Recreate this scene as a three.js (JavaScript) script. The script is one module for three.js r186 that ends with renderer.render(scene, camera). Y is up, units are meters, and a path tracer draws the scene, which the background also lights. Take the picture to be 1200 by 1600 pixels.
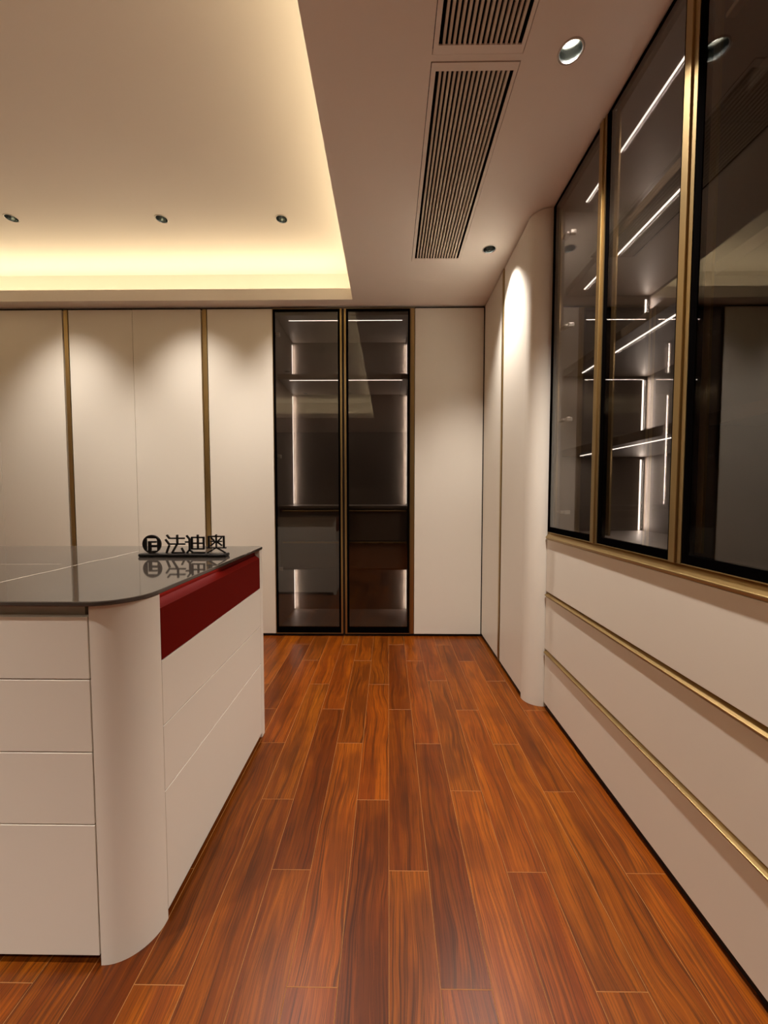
import * as THREE from 'three';
import { mergeGeometries } from 'three/addons/utils/BufferGeometryUtils.js';
import { RoundedBoxGeometry } from 'three/addons/geometries/RoundedBoxGeometry.js';
import { RectAreaLightUniformsLib } from 'three/addons/lights/RectAreaLightUniformsLib.js';

// ------------------------------------------------------------------ camera, light levels, exposure
const scene = new THREE.Scene();
scene.background = new THREE.Color(0x000000);
const FOCAL = 598;                                                  // pixels, for a 1200 x 1600 frame
const camera = new THREE.PerspectiveCamera(THREE.MathUtils.radToDeg(2 * Math.atan(800 / FOCAL)), 1200 / 1600, 0.05, 30);
camera.rotation.order = 'YXZ';
camera.position.set(0, 1.2, 0);
camera.rotation.set(-Math.atan(28 / FOCAL), Math.atan(7 / FOCAL), 0);
scene.add(camera);

RectAreaLightUniformsLib.init();
const renderer = new THREE.WebGLRenderer({ antialias: true });
renderer.toneMapping = THREE.LinearToneMapping;
renderer.toneMappingExposure = 1.85;
renderer.shadowMap.enabled = true;

const COVE_NITS = 13, COVE_COLOR = 0xffe9c2;                        // warm strips in the ceiling cove
const DOWN_CANDELA = 10.5, DOWN_COLOR = 0xfff4ea;                      // recessed downlights
const STRIP_NITS = 50, STRIP_COLOR = 0xfff1ea;                       // neutral strips inside the glass cabinets
const CEIL = 2.73, HIGH = 3.1;                                      // lower ceiling, raised tray

// ------------------------------------------------------------------ helpers
let seed = 20240;
const rnd = () => { seed = (seed * 1664525 + 1013904223) >>> 0; return seed / 4294967296; };
const taken = new Map();
function numbered(name) {
  const n = taken.get(name) || 0; taken.set(name, n + 1);
  return n ? `${name}_${String(n).padStart(3, '0')}` : name;
}
function thing(name, label, category, pos = [0, 0, 0], group) {
  const o = new THREE.Group(); o.name = numbered(name); o.position.set(...pos);
  o.userData = { label, category }; if (group) o.userData.group = group;
  scene.add(o); return o;
}
function structure(name) {
  const o = new THREE.Group(); o.name = name; o.userData = { kind: 'structure' }; scene.add(o); return o;
}
// a part: its geometry is given in room coordinates and moved into the frame of its thing
function part(parent, name, geo, mat, label) {
  const list = Array.isArray(geo) ? geo : [geo];
  const g = list.length > 1 ? mergeGeometries(list.map(q => (q.index ? q.toNonIndexed() : q))) : list[0];
  const off = new THREE.Vector3();
  for (let p = parent; p && p !== scene; p = p.parent) off.add(p.position);
  g.translate(-off.x, -off.y, -off.z);
  const m = new THREE.Mesh(g, mat); m.name = name; m.castShadow = m.receiveShadow = true;
  if (label) m.userData.label = label;
  parent.add(m); return m;
}
function sub(parent, name) { const o = new THREE.Group(); o.name = name; parent.add(o); return o; }
function box(x0, x1, y0, y1, z0, z1, r = 0) {
  const w = x1 - x0, h = y1 - y0, d = z1 - z0;
  const g = r ? new RoundedBoxGeometry(w, h, d, 2, Math.min(r, w / 2.1, h / 2.1, d / 2.1)) : new THREE.BoxGeometry(w, h, d);
  g.translate((x0 + x1) / 2, (y0 + y1) / 2, (z0 + z1) / 2);
  return g;
}
// prism: outline in plan (x, z), from y0 up to y1
function planPrism(pts, y0, y1, bevel = 0, seg = 1) {
  const s = pts.isShape ? pts : new THREE.Shape(pts.map(([x, z]) => new THREE.Vector2(x, -z)));
  const g = new THREE.ExtrudeGeometry(s, { depth: y1 - y0 - 2 * bevel, bevelEnabled: bevel > 0, bevelSize: bevel, bevelThickness: bevel, bevelOffset: -bevel, bevelSegments: seg, curveSegments: 32 });
  g.rotateX(-Math.PI / 2); g.translate(0, y0 + bevel, 0); return g;
}
// prism: profile in (x, y), run along z
function runZ(pts, z0, z1) {
  const s = new THREE.Shape(pts.map(([x, y]) => new THREE.Vector2(x, y)));
  const g = new THREE.ExtrudeGeometry(s, { depth: z1 - z0, bevelEnabled: false }); g.translate(0, 0, z0); return g;
}
function areaLight(pos, target, w, h, nits, color, up) {
  const l = new THREE.RectAreaLight(color, nits, w, h);
  if (up) l.up.set(...up);
  l.position.set(...pos); l.lookAt(...target); scene.add(l); return l;
}

// ------------------------------------------------------------------ noise and textures
const HASH = new Float32Array(65536).map(() => rnd());
const hash = (i, j) => HASH[((i & 255) << 8 | (j & 255))];
function vnoise(x, y) {
  const i = Math.floor(x), j = Math.floor(y); let u = x - i, v = y - j;
  u = u * u * (3 - 2 * u); v = v * v * (3 - 2 * v);
  const a = hash(i, j), b = hash(i + 1, j), c = hash(i, j + 1), d = hash(i + 1, j + 1);
  return a + (b - a) * u + (c - a) * v + (a - b - c + d) * u * v;
}
const fbm = (x, y, n = 4) => { let s = 0, a = 0.5; for (let k = 0; k < n; k++) { s += a * vnoise(x, y); x = x * 2.03 + 17.1; y = y * 2.03 + 5.7; a *= 0.5; } return s / (1 - Math.pow(0.5, n)); };
const smooth = (a, b, x) => { const t = Math.min(1, Math.max(0, (x - a) / (b - a))); return t * t * (3 - 2 * t); };
function texture(w, h, fn, srgb = true) {
  const d = new Uint8Array(w * h * 4);
  for (let y = 0; y < h; y++) for (let x = 0; x < w; x++) {
    const c = fn((x + 0.5) / w, (y + 0.5) / h), k = (y * w + x) * 4;
    d[k] = Math.max(0, Math.min(255, c[0])); d[k + 1] = Math.max(0, Math.min(255, c[1])); d[k + 2] = Math.max(0, Math.min(255, c[2])); d[k + 3] = 255;
  }
  const t = new THREE.DataTexture(d, w, h); t.magFilter = THREE.LinearFilter; t.minFilter = THREE.LinearMipmapLinearFilter; t.generateMipmaps = true;
  t.wrapS = t.wrapT = THREE.RepeatWrapping; if (srgb) t.colorSpace = THREE.SRGBColorSpace; t.needsUpdate = true; return t;
}
const mix3 = (a, b, t) => [a[0] + (b[0] - a[0]) * t, a[1] + (b[1] - a[1]) * t, a[2] + (b[2] - a[2]) * t];

// ------------------------------------------------------------------ materials
const std = (color, roughness, extra = {}) => new THREE.MeshStandardMaterial({ color, roughness, ...extra });
const M = {
  lacquer: std(0xe2dccf, 0.42),                                     // cream matt lacquer of every door and drawer
  paint: std(0xf6f0e6, 0.9),                                        // ceiling paint
  wall: std(0xd8ccbc, 0.9),
  darkWall: std(0x3a302b, 0.7),  // front wall, out of view; dark tone keeps the glass reflections dark
  gold: std(0xa99163, 0.38, { metalness: 1 }),
  goldDull: std(0xa08a60, 0.5, { metalness: 0.6 }),
  black: new THREE.MeshPhysicalMaterial({ color: 0x060505, roughness: 0.9, specularIntensity: 0 }),
  plinth: std(0x120e0c, 0.6),
  carcass: std(0x6d645c, 0.52),                                      // dark grey-brown board inside the glass cabinets
  chrome: std(0xe2e2dc, 0.3, { metalness: 0.6 }),
  cup: std(0x8b908c, 0.18, { metalness: 1 }),
  trimRing: std(0xcfc8bf, 0.35, { metalness: 0.4 }),
  slat: std(0xdcd2c0, 0.6),
  duct: std(0x080706, 0.9),
  red: new THREE.MeshPhysicalMaterial({ color: 0x640d06, roughness: 0.55, specularIntensity: 0.1 }),
  sign: std(0x0d0908, 0.35),
  lens: std(0x000000, 0.5, { emissive: 0xfff3df, emissiveIntensity: 6 }),
  strip: std(0x000000, 0.5, { emissive: 0xfff4ee, emissiveIntensity: 2.8 }),
  cove: std(0x000000, 0.5, { emissive: COVE_COLOR, emissiveIntensity: 1 }),
  glass: new THREE.MeshPhysicalMaterial({ color: 0xcfcac4, roughness: 0.0, metalness: 0, transmission: 1, thickness: 0, ior: 1.62 }),
};
// teak-like planks: several boards' worth of figure, each with its own streaks
const WOOD = [];
for (let v = 0; v < 8; v++) {
  const ox = v * 31.7 + 3, oy = v * 13.3, cath = v % 3 !== 1, cx = 0.35 + 0.3 * rnd(), dark = 0.3 + 0.35 * rnd();
  WOOD.push(texture(160, 1024, (u, t) => {
    const L = t * 0.915, W = u * 0.125;
    const bend = (fbm(ox + W * 9, oy + L * 3.2, 3) - 0.5) * 0.05 + (fbm(ox + 50, oy + L * 2, 2) - 0.5) * 0.03;
    const x = W + bend;
    const rings = cath ? Math.sin((Math.pow((u - cx) * 2.2, 2) * 3.2 + L * 2.4 + bend * 22) * 9) : Math.sin(x * 420 + fbm(ox + x * 30, oy + L * 1.2, 2) * 9);
    const broad = fbm(ox + x * 42, oy + L * 1.3, 3);
    const fine = fbm(ox + 90 + x * 260, oy + L * 6, 3);
    const pore = fbm(ox + 200 + x * 820, oy + L * 13, 2);
    const vein = smooth(0.56, 0.78, fbm(ox + 130 + x * 190, oy + L * 2.2, 4));
    let c = mix3([132, 71, 11], [108, 52, 8], smooth(0.25, 0.75, broad));
    c = mix3(c, [84, 40, 7], smooth(0.42, 0.72, fbm(ox + 300 + x * 16, oy + L * 4.5, 3)) * 0.55);
    c = mix3(c, [82, 40, 9], (0.5 + 0.5 * rings) * (cath ? 0.36 : 0.14));
    c = mix3(c, [150, 87, 16], smooth(0.5, 0.8, fine) * 0.4);
    c = mix3(c, [50, 25, 10], vein * dark);
    c = mix3(c, [56, 29, 11], smooth(0.55, 0.85, pore) * 0.55);
    return c;
  }));
}
const TONES = [0xeae4d8, 0xdcd0c2, 0xc8b6a8, 0xead6bc, 0xf8ecd8];   // each board was stained a little apart
const plankMats = new Map();
function plankMat(v, t) {
  const k = v * 10 + t;
  if (!plankMats.has(k)) plankMats.set(k, new THREE.MeshPhysicalMaterial({ map: WOOD[v], color: TONES[t], roughness: 0.3, specularIntensity: 0.45 }));
  return plankMats.get(k);
}
const plankEdge = std(0xa06e3a, 0.5);                               // board edges, paled to paint in the light their bevels catch

// countertop: dark sintered stone with thin pale veins (in metres, x from -2.55, z from -0.88 back to -1.9)
const segDist = (px, py, ax, ay, bx, by) => {
  const dx = bx - ax, dy = by - ay, t = Math.max(0, Math.min(1, ((px - ax) * dx + (py - ay) * dy) / (dx * dx + dy * dy)));
  return Math.hypot(px - ax - t * dx, py - ay - t * dy);
};
const stoneTex = texture(1536, 768, (u, v) => {
  const x = -2.6 + u * 2.0, z = -0.85 - v * 1.1;
  const wob = (fbm(x * 7, z * 7, 3) - 0.5) * 0.03;
  let c = mix3([86, 78, 71], [66, 60, 55], fbm(x * 5 + 9, z * 5, 4));
  const veins = [[-1.15, -0.86, -1.14, -1.72, 0.003, 0.9], [-1.15, -0.86, -1.4, -0.6, 0.003, 0.9], [-2.6, -1.36, -1.22, -1.40, 0.0025, 0.6], [-2.3, -0.9, -1.9, -1.9, 0.0025, 0.6]];
  for (const [ax, az, bx, bz, w, s] of veins) c = mix3(c, [236, 226, 208], s * (1 - smooth(w * 0.4, w * 1.6, segDist(x + wob, z + wob, ax, az, bx, bz))));
  return c;
});

// ------------------------------------------------------------------ room shell
{
  const XL = -4.4, XR = 1.45, ZB = -3.85, ZF = 3.2, T = 0.12, TOP = 3.24;
  for (const [name, g, m] of [
    ['wall_back', box(XL - T, XR + T, -0.1, TOP, ZB - T, ZB), M.wall], ['wall_left', box(XL - T, XL, -0.1, TOP, ZB, ZF), M.wall],
    ['wall_right', box(XR, XR + T, -0.1, TOP, ZB, ZF), M.wall], ['wall_front', box(XL - T, XR + T, -0.1, TOP, ZF, ZF + T), M.darkWall]]) {
    const w = new THREE.Mesh(g, m); w.name = name; w.userData.kind = 'structure'; w.castShadow = w.receiveShadow = true; scene.add(w);
  }
  // ceiling: lower board with the tray, vents and downlights cut out, lip and cove, raised board
  const c = structure('ceiling');
  const TX0 = -4.05, TX1 = -0.28, TZ0 = -3.085, TZ1 = 1.4, C = 0.31;
  const hole = (pts) => new THREE.Path(pts.map(([x, z]) => new THREE.Vector2(x, -z)));
  const rect = (x0, x1, z0, z1) => hole([[x0, z0], [x1, z0], [x1, z1], [x0, z1]]);
  const round = (x, z, r) => { const p = new THREE.Path(); p.absarc(x, -z, r, 0, Math.PI * 2, true); return p; };
  const lower = new THREE.Shape([[XL, ZB], [XR, ZB], [XR, ZF], [XL, ZF]].map(([x, z]) => new THREE.Vector2(x, -z)));
  lower.holes.push(rect(TX0, TX1, TZ0, TZ1), rect(0.1505, 0.4675, -2.5965, -1.4305), rect(0.1505, 0.4675, -1.4095, -0.2435));
  for (const z of [-2.476, -1.405, -0.33, 0.75, 1.85]) lower.holes.push(round(0.63, z, 0.038));
  lower.isShape = true;
  part(c, 'lower_ceiling', planPrism(lower, CEIL, CEIL + 0.02), M.paint);
  const L = 0.015, y1 = CEIL + 0.085;
  part(c, 'tray_lip', [box(TX0 - L, TX1 + L, CEIL - 0.001, y1, TZ0 - L, TZ0 + 0.003), box(TX0 - L, TX1 + L, CEIL - 0.001, y1, TZ1 - 0.003, TZ1 + L), box(TX0 - L, TX0 + 0.003, CEIL - 0.001, y1, TZ0 + 0.003, TZ1 - 0.003), box(TX1 - 0.003, TX1 + L, CEIL - 0.001, y1, TZ0 + 0.003, TZ1 - 0.003)], M.paint);
  const w = 0.05;
  part(c, 'cove_wall', [box(XL, TX1 + C + w, CEIL + 0.02, HIGH, TZ0 - C - w, TZ0 - C), box(XL, TX1 + C + w, CEIL + 0.02, HIGH, TZ1 + C, TZ1 + C + w), box(TX1 + C, TX1 + C + w, CEIL + 0.02, HIGH, TZ0 - C, TZ1 + C)], M.paint);
  const upper = new THREE.Shape([[XL, ZB], [XR, ZB], [XR, ZF], [XL, ZF]].map(([x, z]) => new THREE.Vector2(x, -z)));
  for (const [x, z] of [[-2.60, -2.70], [-1.57, -2.72], [-0.74, -2.73], [-2.60, -0.35], [-1.57, -0.35], [-2.60, 0.95], [-1.57, 0.95], [-0.74, 0.95]]) upper.holes.push(round(x, z, 0.038));
  upper.isShape = true;
  part(c, 'raised_ceiling', planPrism(upper, HIGH, HIGH + 0.02), M.paint);
  part(c, 'roof_slab', box(XL, XR, HIGH + 0.1, HIGH + 0.14, ZB, ZF), M.duct);
  const cy = CEIL + 0.07, xm = (TX0 + TX1) / 2, zm = (TZ0 + TZ1) / 2, xl = TX1 - TX0, zl = TZ1 - TZ0, o = 0.19;
  for (const [x, z, lx, lz] of [[xm, TZ0 - o, xl, 0.02], [xm, TZ1 + o, xl, 0.02], [TX0 - o, zm, 0.02, zl], [TX1 + o, zm, 0.02, zl]]) {
    part(c, 'led_light', box(x - lx / 2, x + lx / 2, cy - 0.015, cy, z - lz / 2, z + lz / 2), M.cove);
    const a = areaLight([x, cy + 0.004, z], [x + (lx < lz ? 0.55 * Math.sign(xm - x) : 0), cy + 1, z + (lx > lz ? 0.55 * Math.sign(zm - z) : 0)], 1, 1, COVE_NITS, COVE_COLOR, lx > lz ? [0, 0, 1] : [1, 0, 0]);
    a.width = Math.max(lx, lz); a.height = 0.03;
  }
}

// ------------------------------------------------------------------ floor of individual boards
{
  const f = structure('floor');
  part(f, 'subfloor', box(-4.4, 1.45, -0.1, -0.014, -3.85, 3.2), M.duct);
  const PW = 0.125, PL = 0.915, b = 0.0006, gap = 0.0003;
  // one board: bevelled top edges; group 0 the face, group 1 bevels and sides
  function board(w, l) {
    const x = w / 2 - gap, z = l / 2 - gap, h = 0.013, pos = [], uv = [], idx0 = [], idx1 = [];
    const ring = (dx, y) => [[-dx[0], y, -dx[1]], [dx[0], y, -dx[1]], [dx[0], y, dx[1]], [-dx[0], y, dx[1]]];
    const put = (p) => { pos.push(...p); uv.push(0.5 + p[0] / PW, 0.5 + p[2] / PL); return pos.length / 3 - 1; };
    const top = ring([x - b, z - b], 0).map(put);
    idx0.push(top[0], top[2], top[1], top[0], top[3], top[2]);
    const quad = (A, B, C2, D) => { const q = [A, B, C2, D].map(put); idx1.push(q[0], q[2], q[1], q[0], q[3], q[2]); };
    const r0 = ring([x - b, z - b], 0), r1 = ring([x, z], -b), r2 = ring([x, z], -h);
    for (let k = 0; k < 4; k++) { const n = (k + 1) % 4; quad(r1[k], r1[n], r0[n], r0[k]); quad(r2[k], r2[n], r1[n], r1[k]); }
    const g = new THREE.BufferGeometry();
    g.setAttribute('position', new THREE.Float32BufferAttribute(pos, 3)); g.setAttribute('uv', new THREE.Float32BufferAttribute(uv, 2));
    g.setIndex([...idx0, ...idx1]); g.addGroup(0, idx0.length, 0); g.addGroup(idx0.length, idx1.length, 1);
    const n = g.toNonIndexed(); n.computeVertexNormals(); return n;
  }
  const one = board(PW, PL), rest = [];
  const phase = (k) => [[-1.166], [-1.79], [k > 0 ? -1.498 : -1.448]][((k % 3) + 3) % 3][0];
  const known = { '1:0': 2, '-2:0': 4, '-3:0': 1, '-1:0': 2, '0:0': 0, '0:1': 1, '3:0': 3, '4:0': 0, '-2:1': 3, '-3:1': 0, '2:0': 4 };
  for (let k = -36; k <= 11; k++) {
    const p = phase(k), x = 0.002 + (k + 0.5) * PW;
    for (let n = -6; n < 5; n++) {
      const z0 = p + n * PL, z1 = Math.max(z0, -3.84), z2 = Math.min(z0 + PL, 3.19);
      if (z2 - z1 < 0.03 || x < -4.34 || x > 1.42) continue;
      const v = Math.floor(rnd() * 8), pick = rnd(), flip = rnd() < 0.5;
      const t = known[`${k}:${n}`] ?? (pick < 0.34 ? 0 : pick < 0.56 ? 1 : pick < 0.70 ? 2 : pick < 0.86 ? 3 : 4);
      const inView = x > -1.45 && x < 0.9 && z2 < 0.2 && z1 < -0.1 && z2 > -3.22 && !(x < -0.75 && z1 > -1.85 && z2 < -0.93);
      if (inView) {
        const full = z2 - z1 > PL - 0.001, m = new THREE.Mesh(full ? one : board(PW, z2 - z1), [plankMat(v, t), plankEdge]);
        m.name = numbered('plank'); m.position.set(x, 0, (z1 + z2) / 2); if (flip) m.rotation.y = Math.PI;
        m.castShadow = m.receiveShadow = true; f.add(m);
      } else { const g = board(PW, z2 - z1); g.clearGroups(); g.translate(x, 0, (z1 + z2) / 2); rest.push(g); }
    }
  }
  const s = part(f, 'planks', rest, plankMat(2, 1)); s.userData.kind = 'stuff';
}

// ------------------------------------------------------------------ cream wardrobes along the back wall
const ZW = -3.18, DTOP = 2.706, DBOT = 0.022;
function wardrobe(x0, xh, x1, label, seams = true) {
  const t = thing('wardrobe', label, 'wardrobe', [(x0 + x1) / 2, 0, ZW - 0.3], 'tall cream wardrobes along the back wall');
  part(t, 'carcass', box(x0, x1, DBOT, CEIL - 0.004, ZW - 0.62, ZW - 0.026), M.plinth);
  part(t, 'plinth', box(x0, x1, 0, DBOT, ZW - 0.6, ZW - 0.02), M.plinth);
  part(t, 'door', box(x0 + 0.0015, xh - 0.027, DBOT, DTOP, ZW - 0.024, ZW, 0.0015), M.lacquer);
  part(t, 'door', box(xh + 0.027, x1 - 0.0015, DBOT, DTOP, ZW - 0.024, ZW, 0.0015), M.lacquer);
  part(t, 'handle', [box(xh - 0.010, xh + 0.022, DBOT, DTOP, ZW - 0.022, ZW + 0.004, 0.002), box(xh - 0.027, xh - 0.010, DBOT, DTOP, ZW - 0.024, ZW - 0.019)], M.gold, 'full-height gold profile handle');
  return t;
}
wardrobe(-4.386, -3.81, -3.239, 'cream double-door wardrobe against the left wall, mostly out of view');
wardrobe(-3.239, -2.655, -2.10, 'cream double-door wardrobe with gold centre handle, farther of two from the glass-doored wardrobe');
wardrobe(-2.10, -1.51, -0.95, 'cream double-door wardrobe with gold centre handle, directly left of the glass-doored wardrobe');
{ // single panel between the glass wardrobe and the corner
  const t = thing('tall_cabinet', 'plain cream tall cabinet with one door in the back corner, right of the glass-doored wardrobe', 'cabinet', [0.486, 0, ZW - 0.3]);
  part(t, 'carcass', box(0.214, 0.80, DBOT, CEIL - 0.004, ZW - 0.62, ZW - 0.026), M.plinth);
  part(t, 'plinth', box(0.214, 0.80, 0, DBOT, ZW - 0.6, ZW - 0.02), M.plinth);
  part(t, 'door', box(0.216, 0.774, DBOT, DTOP, ZW - 0.024, ZW, 0.0015), M.lacquer);
}

// ------------------------------------------------------------------ light strips inside the glass cabinets
// a strip running along an axis; n is the way it shines
function strip(parent, a, b, n, wide = 0.008, share = 1) {
  const A = new THREE.Vector3(...a), B = new THREE.Vector3(...b), N = new THREE.Vector3(...n), D = B.clone().sub(A), len = D.length(); D.normalize();
  const S = new THREE.Vector3().crossVectors(D, N), q = 0.0015;
  const lo = A.clone().addScaledVector(S, -wide / 2).addScaledVector(N, -q), hi = B.clone().addScaledVector(S, wide / 2).addScaledVector(N, q);
  part(parent, 'led_light', box(Math.min(lo.x, hi.x), Math.max(lo.x, hi.x), Math.min(lo.y, hi.y), Math.max(lo.y, hi.y), Math.min(lo.z, hi.z), Math.max(lo.z, hi.z)), M.strip);
  const c = A.clone().add(B).multiplyScalar(0.5).addScaledVector(N, 0.004), l = areaLight(c.toArray(), c.clone().add(N).toArray(), len, wide, STRIP_NITS * share, STRIP_COLOR, S.toArray());
  return l;
}
// glass door: black edge all round, tinted pane, gold outline; axis 'x' hangs in the back wall, 'z' in the right wall
function glassDoor(parent, axis, face, u0, u1, y0, y1, e0, e1, eb, et) {
  const B = (a0, a1, b0, b1, d0, d1, r) => (axis === 'x' ? box(a0, a1, b0, b1, face - d1, face - d0, r) : box(face + d0, face + d1, b0, b1, a0, a1, r));
  const door = sub(parent, 'glass_door');
  part(door, 'pane', B(u0 + 0.002, u1 - 0.002, y0 + 0.002, y1 - 0.002, 0.002, 0.007), M.glass, 'smoked glass pane');
  part(door, 'door_frame', [B(u0, u0 + e0, y0, y1, 0.0, 0.02), B(u1 - e1, u1, y0, y1, 0.0, 0.02), B(u0 + e0, u1 - e1, y0, y0 + eb, 0.0, 0.02), B(u0 + e0, u1 - e1, y1 - et, y1, 0.0, 0.02)], M.black);
  return { door, B };
}

// ------------------------------------------------------------------ glass-doored wardrobe in the back wall
{
  const x0 = -0.948, x1 = 0.178, zb = -3.775, zf = ZW - 0.022, top = 2.665, base = 0.052;
  const t = thing('glass_wardrobe', 'tall wardrobe with two smoked glass doors and lit dark shelves inside, in the back wall', 'wardrobe', [(x0 + x1) / 2, 0, ZW - 0.3]);
  part(t, 'plinth', box(x0, 0.213, 0, DBOT, -3.77, ZW - 0.02), M.plinth);
  part(t, 'side_panel', box(x0, x0 + 0.014, DBOT, 2.722, zb, zf), M.carcass);
  part(t, 'side_panel', box(x1 - 0.002, 0.213, DBOT, 2.722, zb, zf), M.carcass);
  part(t, 'back_panel', box(x0, 0.213, DBOT, 2.722, zb - 0.02, zb), M.carcass);
  part(t, 'top_panel', box(x0 + 0.014, x1 - 0.002, top, 2.722, zb, zf), M.carcass);
  part(t, 'bottom_panel', box(x0 + 0.014, x1 - 0.002, DBOT, base, zb, zf), M.carcass);
  const xi0 = x0 + 0.014, xi1 = x1 - 0.002;
  part(t, 'shelf', box(xi0, xi1, 2.168, 2.212, zb, -3.27, 0.002), M.carcass);
  // inner drawer unit
  part(t, 'drawer_box', [box(xi0, xi1, 0.545, 0.56, zb, -3.285), box(xi0, xi1, 1.075, 1.098, zb, -3.272), box(xi0, xi0 + 0.02, 0.56, 1.075, zb, -3.285), box(xi1 - 0.02, xi1, 0.56, 1.075, zb, -3.285)], M.carcass);
  for (const [ya, yb] of [[0.56, 0.79], [0.80, 1.062]]) {
    const d = part(t, 'drawer', box(xi0 + 0.022, xi1 - 0.022, ya, yb - 0.014, zb + 0.02, -3.272, 0.002), M.carcass);
    part(t, 'drawer_handle', box(xi0 + 0.022, xi1 - 0.022, yb - 0.013, yb + 0.001, -3.30, -3.262, 0.003), M.goldDull, 'thin gold drawer edge');
  }
  // strips: under the top and under the shelf, and upright in both rear corners
  strip(t, [xi0 + 0.09, top - 0.001, -3.30], [xi1 - 0.06, top - 0.001, -3.30], [0, -1, 0], 0.0045);
  strip(t, [xi0 + 0.09, 2.167, -3.30], [xi1 - 0.06, 2.167, -3.30], [0, -1, 0], 0.0045);
  for (const [ya, yb] of [[2.215, 2.64], [1.105, 2.15], [0.06, 0.54]]) {
    strip(t, [xi0 + 0.001, ya, zb + 0.012], [xi0 + 0.001, yb, zb + 0.012], [1, 0, 0], 0.007);
    strip(t, [xi1 - 0.001, ya, zb + 0.012], [xi1 - 0.001, yb, zb + 0.012], [-1, 0, 0], 0.007);
  }
  for (const [u0, u1, s] of [[x0 + 0.003, -0.398, 1], [-0.346, x1 - 0.003, -1]]) {
    const { door, B } = glassDoor(t, 'x', ZW, u0, u1, DBOT + 0.006, 2.704, 0.016, 0.016, 0.05, 0.02);
    part(door, 'door_edge', [B(u0, u1, DBOT, DBOT + 0.006, -0.002, 0.02), B(u0, u1, 2.704, 2.708, -0.002, 0.02), s > 0 ? B(u0 - 0.003, u0, DBOT, 2.708, -0.002, 0.02) : B(u1, u1 + 0.003, DBOT, 2.708, -0.002, 0.02)], M.gold, 'fine gold outline');
  }
  part(t, 'handle', box(-0.397, -0.381, DBOT, 2.708, ZW - 0.02, ZW + 0.006, 0.002), M.gold, 'gold profile handle');
  part(t, 'handle', box(-0.363, -0.347, DBOT, 2.708, ZW - 0.02, ZW + 0.006, 0.002), M.gold, 'gold profile handle');
  part(t, 'handle_gap', box(-0.381, -0.363, DBOT, 2.708, ZW - 0.02, ZW - 0.010), M.plinth);
  part(t, 'post', [box(0.182, 0.189, DBOT, 2.708, ZW - 0.02, ZW + 0.003), box(0.189, 0.212, DBOT, 2.708, ZW - 0.02, ZW - 0.004)], M.gold, 'gold post beside the doors');
  for (const y of [2.5, 1.5, 0.55]) part(t, 'hinge', box(x0 + 0.016, x0 + 0.05, y, y + 0.03, ZW - 0.05, ZW - 0.024, 0.004), M.chrome);
}

// ------------------------------------------------------------------ cream side cabinet with a rounded end, along the right
{
  const X = 0.78, t = thing('side_cabinet', 'tall cream cabinet with gold handle strip and rounded end panel, right of the corner', 'cabinet', [1.1, 0, -2.65]);
  part(t, 'carcass', box(X + 0.022, 1.40, 0.03, CEIL - 0.004, -3.176, -2.215), M.plinth);
  part(t, 'plinth', box(X + 0.012, 1.39, 0, 0.03, -3.176, -2.215), M.plinth);
  part(t, 'door', box(X, X + 0.02, 0.03, 2.718, -3.174, -2.694, 0.0015), M.lacquer);
  part(t, 'door', box(X, X + 0.02, 0.03, 2.718, -2.65, -2.2165, 0.0015), M.lacquer);
  part(t, 'handle', [box(X - 0.004, X + 0.02, 0.03, 2.718, -2.690, -2.662, 0.002), box(X + 0.008, X + 0.02, 0.03, 2.718, -2.662, -2.651)], M.gold, 'full-height gold profile handle');
  const r = 0.094, pts = [[X, -2.215]];
  for (let k = 1; k <= 24; k++) { const a = k / 24 * Math.PI / 2; pts.push([X + r - r * Math.cos(a), -2.215 + r * Math.sin(a)]); }
  pts.push([1.40, -2.121], [1.40, -2.215]);
  part(t, 'curved_panel', smoothSides(planPrism(pts.reverse(), 0, CEIL - 0.006)), M.lacquer, 'rounded cream end panel');
}
// soften the facets of a curved wall by averaging normals that lie close together
function smoothSides(g) {
  const p = g.attributes.position, n = g.attributes.normal, map = new Map();
  const key = (i) => `${p.getX(i).toFixed(4)},${p.getZ(i).toFixed(4)}`;
  for (let i = 0; i < p.count; i++) { if (Math.abs(n.getY(i)) > 0.5) continue; (map.get(key(i)) || map.set(key(i), []).get(key(i))).push([n.getX(i), n.getZ(i)]); }
  const orig = n.clone();
  for (let i = 0; i < p.count; i++) {
    if (Math.abs(orig.getY(i)) > 0.5) continue;
    let sx = 0, sz = 0;
    for (const [a, b] of map.get(key(i))) if (a * orig.getX(i) + b * orig.getZ(i) > 0.9) { sx += a; sz += b; }
    const l = Math.hypot(sx, sz) || 1; n.setXYZ(i, sx / l, 0, sz / l);
  }
  return g;
}

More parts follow.
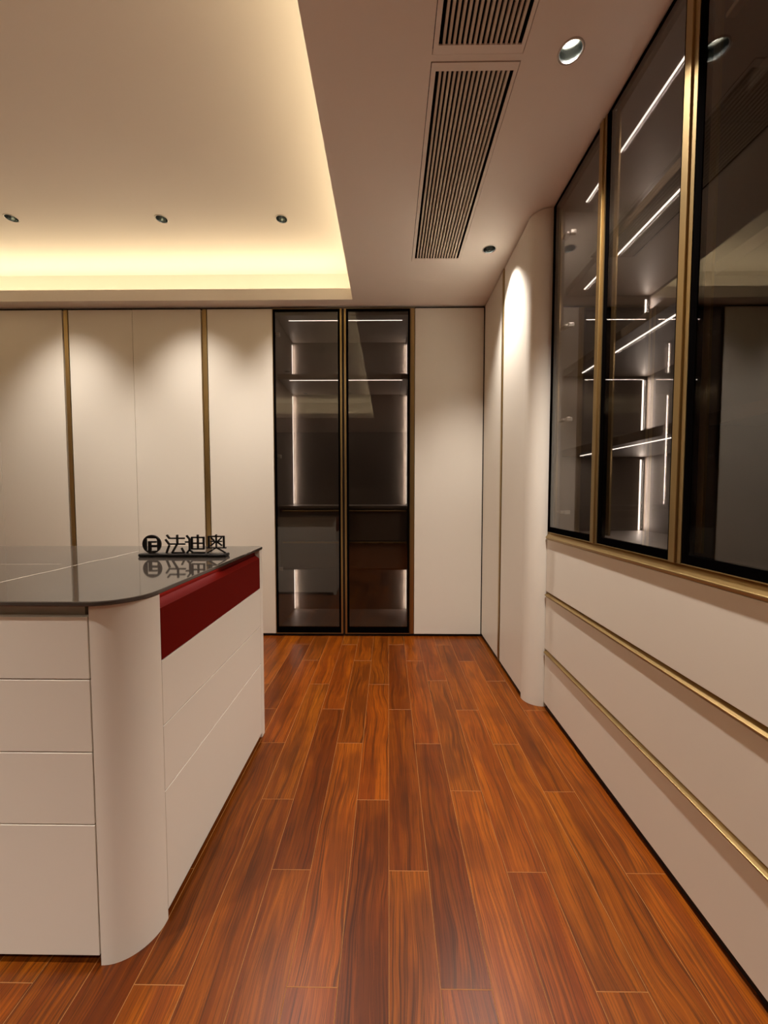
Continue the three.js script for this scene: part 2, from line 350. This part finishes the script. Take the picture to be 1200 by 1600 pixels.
// ------------------------------------------------------------------ drawers and glass cabinet of the right wall
const XR = 0.875, RZ0 = -2.116, RZ1 = 0.36;
{
  const t = thing('drawer_cabinet', 'long low cream drawer cabinet with gold pull rails under the glass display cabinet', 'cabinet', [1.1, 0, -0.88]);
  part(t, 'carcass', box(XR + 0.03, 1.40, 0.03, 0.948, RZ0, RZ1), M.plinth);
  part(t, 'plinth', box(XR + 0.012, 1.39, 0, 0.03, RZ0, RZ1), M.plinth);
  part(t, 'end_panel', box(XR, 1.40, 0.0, 0.9485, RZ1, RZ1 + 0.018, 0.001), M.lacquer);
  for (const [ya, yb] of [[0.03, 0.307], [0.338, 0.630], [0.662, 0.949]]) part(t, 'drawer', box(XR, XR + 0.022, ya, yb, RZ0 + 0.002, RZ1, 0.0015), M.lacquer);
  for (const y of [0.308, 0.631]) part(t, 'drawer_pull', runZ([[XR + 0.028, y], [XR, y], [XR - 0.0065, y + 0.0075], [XR - 0.0065, y + 0.0105], [XR - 0.0045, y + 0.0115], [XR + 0.02, y + 0.030], [XR + 0.028, y + 0.030]], RZ0 + 0.002, RZ1), M.gold, 'gold pull rail');
  part(t, 'ledge', runZ([[XR + 0.03, 0.95], [XR + 0.001, 0.95], [XR - 0.008, 0.9605], [XR - 0.008, 0.9635], [XR - 0.006, 0.965], [XR + 0.012, 0.9895], [XR + 0.03, 0.9895]], RZ0 + 0.002, RZ1), M.gold, 'gold ledge below the glass doors');
}
{
  const t = thing('display_cabinet', 'dark display cabinet with smoked glass doors, gold posts and lit shelves on the right wall', 'cabinet', [1.12, 0.9905, -0.88]);
  const y0 = 0.9905, y1 = CEIL - 0.01, xf = XR + 0.03, xb = 1.375, top = 2.675, zp = -1.15;
  part(t, 'back_panel', box(xb, xb + 0.02, y0, y1, RZ0, RZ1 - 0.021), M.carcass);
  part(t, 'side_panel', box(XR + 0.022, xb, y0, y1, RZ0, RZ0 + 0.03), M.carcass);
  part(t, 'side_panel', box(XR + 0.022, xb + 0.02, y0, y1, RZ1 - 0.02, RZ1), M.carcass);
  part(t, 'end_panel', box(XR, xb + 0.02, y0, y1, RZ1 + 0.001, RZ1 + 0.018, 0.001), M.lacquer);
  part(t, 'partition', box(XR + 0.03, xb, 1.002, top, zp - 0.01, zp + 0.01), M.carcass);
  part(t, 'bottom_panel', box(XR + 0.022, xb, y0, 1.002, RZ0 + 0.03, RZ1 - 0.02), M.carcass);
  part(t, 'top_panel', box(XR + 0.022, xb, top, y1, RZ0 + 0.03, RZ1 - 0.02), M.carcass);
  const za = RZ0 + 0.03;
  for (const y of [1.40, 1.825, 2.245]) {
    part(t, 'shelf', box(XR + 0.06, xb, y, y + 0.036, za, zp - 0.01, 0.0015), M.carcass);
    part(t, 'shelf', box(XR + 0.06, xb, y, y + 0.036, zp + 0.01, RZ1 - 0.02, 0.0015), M.carcass);
    strip(t, [1.0, y - 0.001, za + 0.07], [1.0, y - 0.001, zp - 0.05], [0, -1, 0], 0.007);
  }
  strip(t, [1.0, top - 0.001, za + 0.07], [1.0, top - 0.001, zp - 0.05], [0, -1, 0], 0.007);
  for (const [ya, yb] of [[1.005, 1.385], [1.44, 1.805], [1.865, 2.225], [2.285, 2.66]]) strip(t, [xb - 0.018, ya, za + 0.001], [xb - 0.018, yb, za + 0.001], [0, 0, 1], 0.008);
  const doors = [[-2.108, -1.655], [-1.608, -1.192], [-1.145, -0.662], [-0.615, -0.162], [-0.115, 0.338]];
  doors.forEach(([a, b], k) => {
    const { door } = glassDoor(t, 'z', XR, a, b, 0.992, 2.716, 0.022, 0.012, 0.030, 0.012);
    part(door, 'door_edge', box(XR - 0.002, XR + 0.02, 0.9907, 0.9937, a, b), M.gold, 'fine gold bottom edge');
    part(door, 'door_stile', box(XR + 0.021, XR + 0.028, 1.03, 2.69, a + 0.008, a + 0.044), M.goldDull, 'gold inner stile');
    for (const y of k === 0 ? [2.52, 2.06, 1.585, 1.105] : k === 2 ? [2.475] : [])
      part(door, 'hinge', [box(XR + 0.024, XR + 0.05, y - 0.007, y + 0.007, a + 0.05, a + 0.10, 0.004), box(XR + 0.04, XR + 0.07, y - 0.011, y + 0.011, a + 0.095, a + 0.112, 0.004)], M.chrome, 'small chrome hinge');
  });
  for (const z of [-1.632, -1.169, -0.639, -0.139]) part(t, 'post', [box(XR - 0.008, XR + 0.03, 0.9905, 2.716, z - 0.022, z + 0.004, 0.002), box(XR - 0.002, XR + 0.03, 0.9905, 2.716, z + 0.004, z + 0.022)], M.gold, 'gold upright post');
}

// ------------------------------------------------------------------ island
{
  const XS = -0.622, ZF = -0.912, ZE = -1.866, XL = -2.5, H = 0.928, R = 0.107;
  const t = thing('island_counter', 'cream island counter with a rounded corner, plain drawers and one red drawer', 'counter', [-1.56, 0, -1.39]);
  part(t, 'carcass', [box(XL + 0.01, XS - R - 0.03, 0.028, H, ZE + 0.02, ZF - 0.024), box(XS - R - 0.03, XS - 0.024, 0.028, H, ZE + 0.02, ZF - R)], M.lacquer);
  part(t, 'plinth', [box(XL + 0.03, XS - 0.10, 0, 0.028, ZE + 0.03, ZF - 0.03), box(XS - 0.12, XS - 0.014, 0, 0.028, ZE + 0.01, ZF - R)], M.plinth);
  const pts = [[XS - R - 0.002, ZF]];
  for (let k = 1; k <= 32; k++) { const a = k / 32 * Math.PI / 2; pts.push([XS - R + R * Math.sin(a), ZF - R + R * Math.cos(a)]); }
  pts.push([XS, ZF - R - 0.002], [XS - 0.035, ZF - R - 0.002], [XS - 0.045, ZF - 0.045], [XS - R - 0.002, ZF - 0.035]);
  part(t, 'corner_panel', smoothSides(planPrism(pts, 0, H)), M.lacquer, 'rounded cream corner panel reaching the floor');
  part(t, 'end_panel', box(XS - 0.03, XS, 0.0, H, ZE, ZE + 0.038, 0.001), M.lacquer);
  const rows = [[0.026, 0.3705], [0.3735, 0.5575], [0.5605, 0.7425]];
  for (const [ya, yb] of [...rows, [0.7455, 0.9]]) for (const [xa, xb] of [[-1.618, XS - R - 0.006], [XL, -1.622]])
    part(t, 'drawer', box(xa, xb, ya, yb, ZF - 0.022, ZF, 0.0012), M.lacquer);
  const z0 = ZE + 0.040, z1 = ZF - R - 0.004;
  for (const [ya, yb] of rows) part(t, 'drawer', box(XS - 0.022, XS, ya, yb, z0, z1, 0.0012), M.lacquer);
  part(t, 'drawer', runZ([[XS - 0.022, 0.7455], [XS, 0.7455], [XS, 0.889], [XS - 0.0022, 0.8905], [XS - 0.0225, 0.908], [XS - 0.0225, 0.9265], [XS - 0.0235, 0.9265], [XS - 0.0235, 0.7455]], z0, z1), M.red, 'glossy dark red drawer with a sloped finger grip along its top');

  strip(t, [XS - 0.014, H - 0.002, -1.43], [XS - 0.014, H - 0.002, z1], [0, -1, 0], 0.006, 0.025);  // unseen strip under the worktop, placed to light the red grip

  const w = new THREE.Shape(), x0 = XL - 0.02, x1 = XS + 0.001, a = 0.902, b = 1.892, rf = 0.113, rb = 0.03;   // shape y is -z
  w.moveTo(x0, a); w.lineTo(x1 - rf, a); w.absarc(x1 - rf, a + rf, rf, -Math.PI / 2, 0, false);
  w.lineTo(x1, b - rb); w.absarc(x1 - rb, b - rb, rb, 0, Math.PI / 2, false); w.lineTo(x0, b); w.closePath();
  w.isShape = true;
  const g = planPrism(w, H + 0.0005, H + 0.0125, 0.0025, 2), P = g.attributes.position, U = g.attributes.uv;
  for (let i = 0; i < P.count; i++) U.setXY(i, (P.getX(i) + 2.6) / 2.0, (-0.85 - P.getZ(i)) / 1.1);
  const top = thing('worktop', 'thin glossy dark grey stone worktop with pale veins on the cream island', 'worktop', [-1.56, H, -1.39]);
  part(top, 'slab', g, new THREE.MeshPhysicalMaterial({ map: stoneTex, roughness: 0.05, specularIntensity: 0.9, ior: 1.5 }));
}

// ------------------------------------------------------------------ desk sign standing on the island
{
  const y = 0.9407, z = -1.575, t = thing('desk_sign', 'black free-standing desk sign with a round emblem and three Chinese characters on the island worktop', 'sign', [-0.85, y, z]);
  part(t, 'base', new RoundedBoxGeometry(0.362, 0.014, 0.05, 3, 0.006).translate(-0.850, y + 0.007, z), M.sign);
  const yb = y + 0.0135, D = 0.008;
  // emblem: disc with a cut-out
  const disc = new THREE.Shape(); disc.absarc(0, 0, 0.0385, 0, Math.PI * 2, false);
  const s = 0.0385 / 217, q = [[195, 255], [425, 255], [450, 285], [450, 540], [300, 545], [300, 465], [425, 465], [425, 410], [300, 410], [300, 360], [420, 360], [420, 320], [235, 320], [235, 545], [195, 530]];
  disc.holes.push(new THREE.Path(q.map(([a, b]) => new THREE.Vector2((a - 320) * s, (392 - b) * s))));
  part(t, 'emblem', new THREE.ExtrudeGeometry(disc, { depth: D, bevelEnabled: false, curveSegments: 40 }).translate(-0.985, yb + 0.0375, z - D / 2), M.sign, 'round emblem');
  // characters as strokes in a grid of 290 x 270 units
  const bar = (ax, ay, bx, by, w) => {
    const dx = bx - ax, dy = by - ay, l = Math.hypot(dx, dy), nx = -dy / l * w / 2, ny = dx / l * w / 2, ex = dx / l * w * 0.3, ey = dy / l * w * 0.3;
    const sh = new THREE.Shape([[ax + nx - ex, ay + ny - ey], [ax - nx - ex, ay - ny - ey], [bx - nx + ex, by - ny + ey], [bx + nx + ex, by + ny + ey]].map(([u, v]) => new THREE.Vector2(u, v)));
    return new THREE.ExtrudeGeometry(sh, { depth: D, bevelEnabled: false });
  };
  const FA = [[[150, 75], [185, 118], [400, 118]], [[130, 140], [175, 202], [405, 202]], [[178, 225], [135, 338]], [[300, 72], [300, 195], [222, 328], [402, 330]], [[362, 265], [397, 330]]];
  const DI = [[[462, 82], [500, 130], [500, 285], [458, 332]], [[443, 172], [498, 172]], [[500, 288], [545, 326], [720, 326]], [[535, 272], [535, 105], [708, 105], [708, 272], [535, 272]], [[622, 70], [622, 272]], [[535, 190], [708, 190]]];
  const AO = [[[806, 255], [806, 90], [1026, 90], [1026, 255]], [[918, 68], [900, 90]], [[915, 100], [915, 245]], [[838, 162], [995, 162]], [[842, 110], [882, 150]], [[990, 110], [948, 150]], [[900, 172], [836, 226]], [[930, 172], [996, 222]], [[780, 256], [1052, 256]], [[912, 258], [785, 330]], [[924, 258], [1048, 330]]];
  const k = 0.0755 / 265;
  for (const [strokes, x, u0] of [[FA, -0.929, 122], [DI, -0.843, 445], [AO, -0.754, 780]]) {
    const gs = [];
    for (const st of strokes) for (let i = 1; i < st.length; i++) gs.push(bar(...[st[i - 1], st[i]].flatMap(([a, b]) => [(a - u0) * k, (336 - b) * k]), (st.length < 3 && strokes === AO ? 17 : 21) * k));
    gs.forEach((g, i) => g.translate(x, yb, z - D / 2 + (i % 3) * 0.0001));
    part(t, 'character', gs, M.sign);
  }
}

// ------------------------------------------------------------------ ceiling fittings
function downlight(x, y, z, aim, label, group, power = 1, cone = 0.62) {
  const t = thing('downlight', label, 'downlight', [x, y, z], group);
  const L = (pts, n = 40) => new THREE.LatheGeometry(pts.map(([a, b]) => new THREE.Vector2(a, b)), n).translate(x, y, z);
  part(t, 'trim_ring', L([[0.0365, 0.004], [0.0368, -0.001], [0.039, -0.003], [0.043, -0.002], [0.044, -0.0004], [0.0365, -0.0002]]), M.trimRing);
  part(t, 'reflector', L([[0.0364, -0.001], [0.036, 0.012], [0.030, 0.034], [0.0225, 0.046], [0.0225, 0.06], [0.0, 0.06], [0.0, 0.062], [0.0245, 0.062], [0.0245, 0.047], [0.032, 0.035], [0.037, 0.012]]), M.cup, 'polished metal reflector');
  part(t, 'lamp_lens', new THREE.CylinderGeometry(0.021, 0.021, 0.006, 32).translate(x, y + 0.049, z), M.lens, 'glowing lens');
  const s = new THREE.SpotLight(DOWN_COLOR, DOWN_CANDELA * power, 0, cone, 0.9, 2);
  s.position.set(x, y + 0.040, z); s.target.position.set(x + aim[0], y - 2.5, z + aim[1]);
  s.castShadow = true; s.shadow.mapSize.set(1024, 1024); s.shadow.bias = -0.0005; s.shadow.radius = 1;
  scene.add(s, s.target);
}
downlight(-2.60, HIGH, -2.70, [0, 0.1], 'small recessed downlight in the raised ceiling, leftmost of three in a row', 'row of downlights in the raised ceiling', 0.8, 0.74);
downlight(-1.57, HIGH, -2.72, [0, 0.1], 'small recessed downlight in the raised ceiling, middle of three in a row', 'row of downlights in the raised ceiling', 0.8, 0.74);
downlight(-0.74, HIGH, -2.73, [0, 0.1], 'small recessed downlight in the raised ceiling, nearest of three to the lowered ceiling edge', 'row of downlights in the raised ceiling', 0.8, 0.74);
downlight(0.63, CEIL, -2.476, [0, 0], 'dark recessed downlight beside the far end of the air vents, by the rounded cabinet', 'row of downlights beside the air vents', 0.7, 0.78);
downlight(0.63, CEIL, -1.405, [0, 0], 'bright polished recessed downlight above the glass display cabinet', 'row of downlights beside the air vents', 1.1, 0.82);
downlight(0.63, CEIL, -0.33, [0, 0], 'recessed downlight above the drawers close to the camera, out of view, placed to light the near floor and drawers', 'row of downlights beside the air vents', 0.55, 0.75);  // out of view, placed to light the near floor and drawers

for (const [x, y, z, p, g] of [[-2.60, HIGH, -0.35, 1, 1], [-1.57, HIGH, -0.35, 1, 1], [-2.60, HIGH, 0.95, 1.1, 1], [-1.57, HIGH, 0.95, 1.1, 1], [-0.74, HIGH, 0.95, 0.9, 1], [0.63, CEIL, 0.75, 0.5, 0], [0.63, CEIL, 1.85, 0.8, 0]])  // unseen lamps, placed to light island front, drawers and near floor
  downlight(x, y, z, [0, 0], g ? 'unseen recessed downlight of the raised ceiling, placed to light the island front and floor' : 'unseen recessed downlight of the lowered ceiling, placed to light the drawers and floor', g ? 'unseen downlights of the raised ceiling, out of view' : 'unseen downlights of the lowered ceiling, out of view', p, 0.8);

function vent(z0, z1, label) {
  const x0 = 0.153, x1 = 0.465, sx0 = 0.170, sx1 = 0.452, t = thing('air_vent', label, 'vent', [(x0 + x1) / 2, CEIL, (z0 + z1) / 2], 'linear air vents in the lowered ceiling');
  const y0 = CEIL - 0.002, y1 = CEIL + 0.003, e = 0.027;
  part(t, 'frame', [box(x0, sx0, y0, y1, z0, z1), box(sx1, x1, y0, y1, z0, z1), box(sx0, sx1, y0, y1, z0, z0 + e), box(sx0, sx1, y0, y1, z1 - e, z1)], M.paint);
  part(t, 'duct', [box(x0, x1, CEIL + 0.09, CEIL + 0.1, z0, z1), box(x0, x0 + 0.006, y1, CEIL + 0.09, z0, z1), box(x1 - 0.006, x1, y1, CEIL + 0.09, z0, z1), box(x0 + 0.006, x1 - 0.006, y1, CEIL + 0.09, z0, z0 + 0.006), box(x0 + 0.006, x1 - 0.006, y1, CEIL + 0.09, z1 - 0.006, z1)], M.duct);
  const n = 16, p = (sx1 - sx0) / n, sw = p * 0.5, geo = box(-sw / 2, sw / 2, y0 + 0.001 - CEIL, CEIL + 0.016 - CEIL, z0 + e - t.position.z - 0.001, z1 - e - t.position.z + 0.001);
  for (let k = 1; k < n; k++) { const m = new THREE.Mesh(geo, M.slat); m.name = 'slat'; m.position.set(sx0 + k * p - t.position.x, 0, 0); m.castShadow = m.receiveShadow = true; t.add(m); }
}
vent(-2.594, -1.433, 'long slatted air vent in the lowered ceiling, farther and fully visible one');
vent(-1.407, -0.246, 'slatted air vent in the lowered ceiling directly overhead, nearer one cut by the picture edge');

renderer.render(scene, camera);
